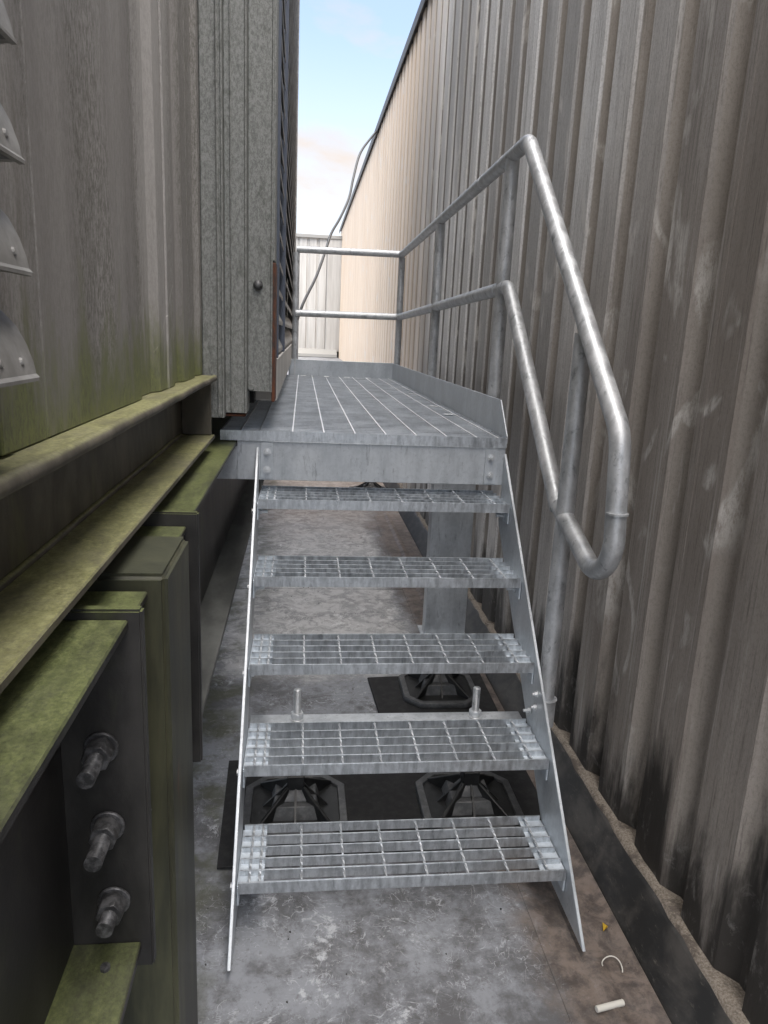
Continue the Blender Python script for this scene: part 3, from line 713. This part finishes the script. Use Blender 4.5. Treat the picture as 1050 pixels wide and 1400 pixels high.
fb = put('platform_beam', bevel(G().box(-0.070, W + 0.006, 0.8685, 0.8745, 0.958, 1.084).box(-0.1575, W + 0.006, 0.8747, 0.925, 0.958, 0.964).box(-0.070, W + 0.006, 0.8747, 0.925, 1.078, 1.084).box(-0.1575, -0.0702, 0.8685, 0.8745, 0.958, 1.065).me('platform_beam', 'galv'), 0.001, 1), st)
for x0, x1, xb in ((0.003, 0.044, 0.024), (W - 0.062, W - 0.020, W - 0.042)):
    c_ = put('cleat', bevel(G().box(x0, x1, 0.8630, 0.8683, 0.962, 1.080).me('cleat', 'galv_plate'), 0.001, 1), fb)
    for z in (1.050, 0.992): put('bolt', smooth_by_angle(hexbolt((xb, 0.8628, z), (0, -1, 0), 0.0095).me('bolt', 'bolt'), 35), c_)
for xa, d in ((-0.008, 1), (W + 0.001, 1)):
    put('platform_beam', bevel(G().box(xa, xa + 0.006, 0.926, PY1, 0.962, 1.082).box(xa - 0.045 * 0 , xa + 0.006, 0.926, PY1, 0.956, 0.9618).me('platform_beam', 'galv'), 0.001, 1), st)
put('platform_beam', bevel(G().box(0.0, W, PY1 - 0.01, PY1 - 0.004, 0.96, 1.082).me('platform_beam', 'galv'), 0.001, 1), st)
put('platform_beam', bevel(G().box(0.0, W, 2.4, 2.406, 0.96, 1.08).me('platform_beam', 'galv'), 0.001, 1), st)
kp = [(0.876, PZ - 0.02), (0.876, PZ + 0.006), (0.985, 1.232), (PY1 + 0.05, 1.232), (PY1 + 0.05, PZ - 0.02)]
put('kick_plate', bevel(G().prism(kp, 'x', W + 0.0075, W + 0.0125).me('kick_plate', 'galv_plate'), 0.001, 1), st)
put('kick_plate', bevel(G().box(0.03, W + 0.007, PY1 + 0.002, PY1 + 0.008, PZ - 0.02, 1.232).me('kick_plate', 'galv_plate'), 0.001, 1), st)
col2 = put('platform_post', bevel(G().box(0.625, 0.785, 1.150, 1.156, 0.292, 0.958).box(0.625, 0.631, 1.156, 1.21, 0.292, 0.958).box(0.779, 0.785, 1.156, 1.21, 0.292, 0.958).me('platform_post', 'galv'), 0.0012, 1), st)
put('base_plate', bevel(G().box(0.615, 0.795, 1.10, 1.26, 0.284, 0.2918).me('base_plate', 'galv'), 0.001, 1), col2)

# --- handrail
XR, RR = 0.842, 0.0241
arc_c, arc_r = (0.160, 1.000), 0.100
loop = [(XR, arc_c[0] + arc_r * math.cos(t), arc_c[1] + arc_r * math.sin(t)) for t in [math.pi + math.radians(116) * i / 18 for i in range(19)]]
path = fillet([(0.075, 4.08, 2.005), (XR, 4.08, 2.012), (XR, 1.02, 2.055), (XR, 0.092, 1.235), (XR, 0.060, 0.985)], [0, 0.03, 0.075, 0.12, 0], 12)[:-1] + [Vector(p) for p in loop] + [Vector((XR, 0.425, 0.993))]
hr = put('handrail', smooth_by_angle(tube(path, RR, 20).me('top_rail', 'galv_pipe'), 60), st)
put('mid_rail', smooth_by_angle(tube(fillet([(0.075, 4.06, 1.562), (XR, 4.08, 1.570), (XR, 1.125, 1.613), (XR, 0.43, 0.985)], [0, 0.03, 0.085, 0], 12), RR, 20).me('mid_rail', 'galv_pipe'), 60), hr)
def post(x, y, z0, z1, r=RR): return put('post', smooth_by_angle(G().cyl((x, y, z0), (x, y, z1), r, 20).me('post', 'galv_pipe'), 60), hr)
post(XR, 1.205, 0.97, 2.040); post(XR, 2.55, 0.97, 2.015); post(XR, 4.08, 0.97, 1.990); post(0.075, 4.085, 0.97, 1.985)
sp = post(XR, 0.375, 0.368, 1.455)
def collar(p, q, r): return put('collar', smooth_by_angle(G().cyl(p, q, r, 20).me('collar', 'galv_pipe'), 60), hr)
collar((XR, 0.375, 0.355), (XR, 0.375, 0.435), RR + 0.006)
collar((XR, 0.375, 0.4352), (XR, 0.375, 0.4375), RR + 0.009)
put('bolt', smooth_by_angle(hexbolt((W - 0.001, 0.372, 0.400), (-1, 0, 0), 0.008, 0.02).me('bolt', 'bolt'), 35), hr)
put('post_bracket', bevel(G().box(W + 0.010, XR, 0.355, 0.395, 0.375, 0.42).me('post_bracket', 'galv_plate'), 0.001, 1), hr)
for p, d in (((XR, 0.0625, 1.06), (0, 0.03, 1)), ((XR, 1.30, 2.051), (0, 1, -0.014)), ((XR, 1.62, 2.047), (0, 1, -0.014)), ((XR, 1.26, 1.611), (0, 1, -0.014)), ((0.70, 4.08, 2.011), (1, 0, 0.008)), ((0.70, 4.078, 1.569), (1, 0, 0.008))):
    p, d = Vector(p), Vector(d).normalized()
    put('weld_ring', smooth_by_angle(G().cyl(p - d * 0.0025, p + d * 0.0025, RR + 0.0014, 20).me('weld_ring', 'galv_pipe'), 60), hr)

# ------------------------------------------------------------------ MATS AND FEET
def mat_(pts, label):
    me = bevel(G().prism(pts, 'z', FZ + 0.0055, FZ + 0.013).me('rubber_mat', 'rubber'), 0.0015, 1)
    return tag(put('rubber_mat', me), label, 'mat', 'rubber mats under the stair feet')
mat_([(-0.070, 0.215), (0.900, 0.235), (0.895, 0.735), (-0.086, 0.712)], 'wide black rubber mat on the roof beneath the lowest treads')
mat_([(0.443, 0.985), (0.905, 0.975), (0.91, 1.335), (0.424, 1.300)], 'small black rubber mat beneath the platform post behind the lower treads')
mat_([(0.60, 4.85), (0.98, 4.88), (0.97, 5.22), (0.59, 5.2)], 'distant black rubber mat seen under the platform beam')
MZ = FZ + 0.0135
def foot_parts(h):
    a, b = 0.150, 0.060
    oct_ = lambda s, c: [(-s + c, -s), (s - c, -s), (s, -s + c), (s, s - c), (s - c, s), (-s + c, s), (-s, s - c), (-s, -s + c)]
    o1, o2 = oct_(a, b), oct_(a - 0.022, b - 0.014)
    rim = G()
    vs = [(x, y, 0) for x, y in o1] + [(x, y, 0.022) for x, y in o1] + [(x, y, 0.022) for x, y in o2] + [(x, y, 0.010) for x, y in o2]
    fs = []
    for i in range(8):
        j = (i + 1) % 8
        fs += [(i, j, 8 + j, 8 + i), (8 + i, 8 + j, 16 + j, 16 + i), (16 + i, 16 + j, 24 + j, 24 + i)]
    rim.add(vs, fs + [tuple(range(7, -1, -1)), tuple(range(24, 32))])
    pan = G().prism(oct_(a - 0.023, b - 0.0145), 'z', 0.0101, 0.0145)
    pan_me = pan.me('base_pan', 'plastic')
    rim_me = bevel(rim.me('base_rim', 'plastic_lit'), 0.0015, 1)
    body = G()
    def frus(s0, s1, z0, z1):
        vs = [(x * s0, y * s0, z0) for x, y in ((-1, -1), (1, -1), (1, 1), (-1, 1))] + [(x * s1, y * s1, z1) for x, y in ((-1, -1), (1, -1), (1, 1), (-1, 1))]
        body.add(vs, [(0, 1, 5, 4), (1, 2, 6, 5), (2, 3, 7, 6), (3, 0, 4, 7), (4, 5, 6, 7), (3, 2, 1, 0)])
    frus(0.072, 0.060, 0.010, 0.052); frus(0.040, 0.024, 0.0525, h)
    body_me = bevel(body.me('pyramid', 'plastic_lit'), 0.002, 1)
    ribs = []
    for kx in range(4):
        g = G().prism([(-0.100, 0.011), (-0.022, 0.011), (-0.022, h + 0.004), (-0.026, h + 0.004)], 'x', -0.003, 0.003)
        me = g.me('rib', 'plastic'); me.transform(Matrix.Rotation(kx * math.pi / 2, 4, 'Z')); ribs.append(me)
    for kx in range(4):
        g = G().prism([(-0.172, 0.011), (-0.030, 0.011), (-0.030, h + 0.008), (-0.038, h + 0.008)], 'x', -0.005, 0.005)
        me = bevel(g.me('rib', 'plastic'), 0.002, 1); me.transform(Matrix.Rotation(kx * math.pi / 2 + math.pi / 4, 4, 'Z')); ribs.append(me)
    sock = bevel(G().box(-0.025, 0.025, -0.025, 0.025, h - 0.001, h + 0.045).me('socket', 'plastic'), 0.003, 1)
    return rim_me, body_me, ribs + [pan_me], sock
FOOT = foot_parts(0.082)
def foot(x, y, rod_top, nut_z, label):
    t = thing('support_foot', label, 'support foot', (x, y, MZ), 'plastic feet under the steel stair')
    put('base_rim', FOOT[0], t, (x, y, MZ)); put('pyramid', FOOT[1], t, (x, y, MZ))
    for r in FOOT[2]: put('base_pan' if r.name.startswith('base') else 'rib', r, t, (x, y, MZ))
    put('socket', FOOT[3], t, (x, y, MZ))
    zb = MZ + 0.126
    g = G(); z = zb
    while z < rod_top - 0.003:
        g.cyl((x, y, z), (x, y, z + 0.0014), 0.0100, 14, 0.0110); g.cyl((x, y, z + 0.0014), (x, y, z + 0.0028), 0.0110, 14, 0.0100); z += 0.0028
    o = put('threaded_rod', smooth_by_angle(g.me('threaded_rod', 'galv_pipe'), 80), t); o['kind'] = 'stuff'
    put('nut', bevel(G().cyl((x, y, nut_z), (x, y, nut_z + 0.018), 0.0185, 6).cyl((x, y, nut_z - 0.003), (x, y, nut_z), 0.022, 16).me('nut', 'bolt'), 0.001, 1), t)
    put('nut', bevel(G().cyl((x, y, zb - 0.001), (x, y, zb + 0.02), 0.021, 6).me('nut', 'galv'), 0.001, 1), t)
    return t
foot(0.134, 0.445, 0.438, 0.3463, 'black plastic foot under the second tread, left one with threaded rod')
foot(0.658, 0.445, 0.438, 0.3463, 'black plastic foot under the second tread, right one with threaded rod')
foot(0.700, 1.180, 0.284, 0.262, 'black plastic foot carrying the platform post behind the third tread')
foot(0.775, 5.02, 0.60, 0.30, 'small distant black foot on the roof seen under the platform')
put_post = tag(put('strut_post', bevel(G().box(0.755, 0.795, 5.0, 5.04, 0.31, 0.95).me('strut_post', 'galv'), 0.001, 1)), 'thin galvanised strut rising from the distant foot behind the platform', 'post')

# ------------------------------------------------------------------ CABLE AND LITTER
cp = [(1.12, 8.7, 4.0), (1.05, 8.544, 3.975), (0.917, 8.344, 3.797), (0.776, 8.044, 3.547), (0.688, 7.744, 3.214), (0.633, 7.544, 2.96), (0.524, 7.244, 2.696), (0.42, 6.944, 2.49), (0.356, 6.744, 2.285), (0.256, 6.444, 1.99), (0.112, 6.08, 1.663), (0.0, 6.02, 1.25), (-0.05, 6.05, 0.87)]
def catmull(P, n=8):
    P = [Vector(p) for p in P]; out = []
    for i in range(len(P) - 1):
        p0, p1, p2, p3 = P[max(i - 1, 0)], P[i], P[i + 1], P[min(i + 2, len(P) - 1)]
        for k in range(n):
            t = k / n
            out.append(0.5 * ((2 * p1) + (p2 - p0) * t + (2 * p0 - 5 * p1 + 4 * p2 - p3) * t * t + (3 * p1 - p0 - 3 * p2 + p3) * t ** 3))
    out.append(P[-1]); return out
tag(put('cable', smooth_by_angle(tube(catmull(cp), 0.014, 10).me('cable', 'cable'), 70)), 'slack grey cable hanging from the top of the far wall', 'cable')
g = G().cyl((0.782, -0.261, FZ + 0.014), (0.849, -0.247, FZ + 0.012), 0.0068, 14)
tag(put('plastic_tube', bevel(g.me('plastic_tube', 'white_bit'), 0.001, 1)), 'short off-white plastic stub lying on the brown silt by the kerb', 'litter')
arc = [(0.862 + 0.022 * math.cos(a), -0.158 + 0.026 * math.sin(a), FZ + 0.016 + 0.004 * math.sin(2 * a)) for a in [(-0.6 + 3.6 * i / 16) for i in range(17)]]
tag(put('plastic_tie', smooth_by_angle(tube(arc, 0.0014, 8).me('plastic_tie', 'white_bit'), 70)), 'curled pale plastic tie lying on the brown silt', 'litter')
g = G().add([(0.885, -0.052, FZ + 0.009), (0.899, -0.046, FZ + 0.016), (0.901, -0.036, FZ + 0.010), (0.890, -0.034, FZ + 0.018), (0.885, -0.052, FZ + 0.0085), (0.899, -0.046, FZ + 0.0145), (0.901, -0.036, FZ + 0.009), (0.890, -0.034, FZ + 0.0165)], [(0, 1, 2), (0, 2, 3), (4, 6, 5), (4, 7, 6)])
tag(put('fallen_leaf', g.me('fallen_leaf', 'yellow')), 'tiny yellow leaf scrap on the brown silt by the kerb', 'leaf')

# grit and specks blown into the passage
g = G(); r2 = random.Random(11)
for i in range(420):
    if r2.random() < 0.55: x, y = 0.925 - abs(r2.gauss(0, 0.05)), r2.uniform(-0.5, 2.2)
    else: x, y = r2.uniform(-0.15, 0.9), r2.uniform(-0.4, 3.5)
    if x > 0.93 or (y > 0.2 and y < 0.75 and x > -0.09): continue
    q = r2.uniform(0.0012, 0.0035); z = FZ + 0.0032 + q * 0.5; a = r2.uniform(0, 3)
    p = [(x + q * math.cos(a + k * 2.09) * r2.uniform(.6, 1.3), y + q * math.sin(a + k * 2.09) * r2.uniform(.6, 1.3), z - q * 0.8) for k in range(3)] + [(x, y, z + q * 0.5)]
    g.add(p, [(0, 2, 1), (0, 1, 3), (1, 2, 3), (2, 0, 3)])
gr_ = put('grit', g.me('grit', 'upstand')); gr_['kind'] = 'stuff'
gr_['label'] = 'dark specks of grit scattered over the roof floor and along the kerb'
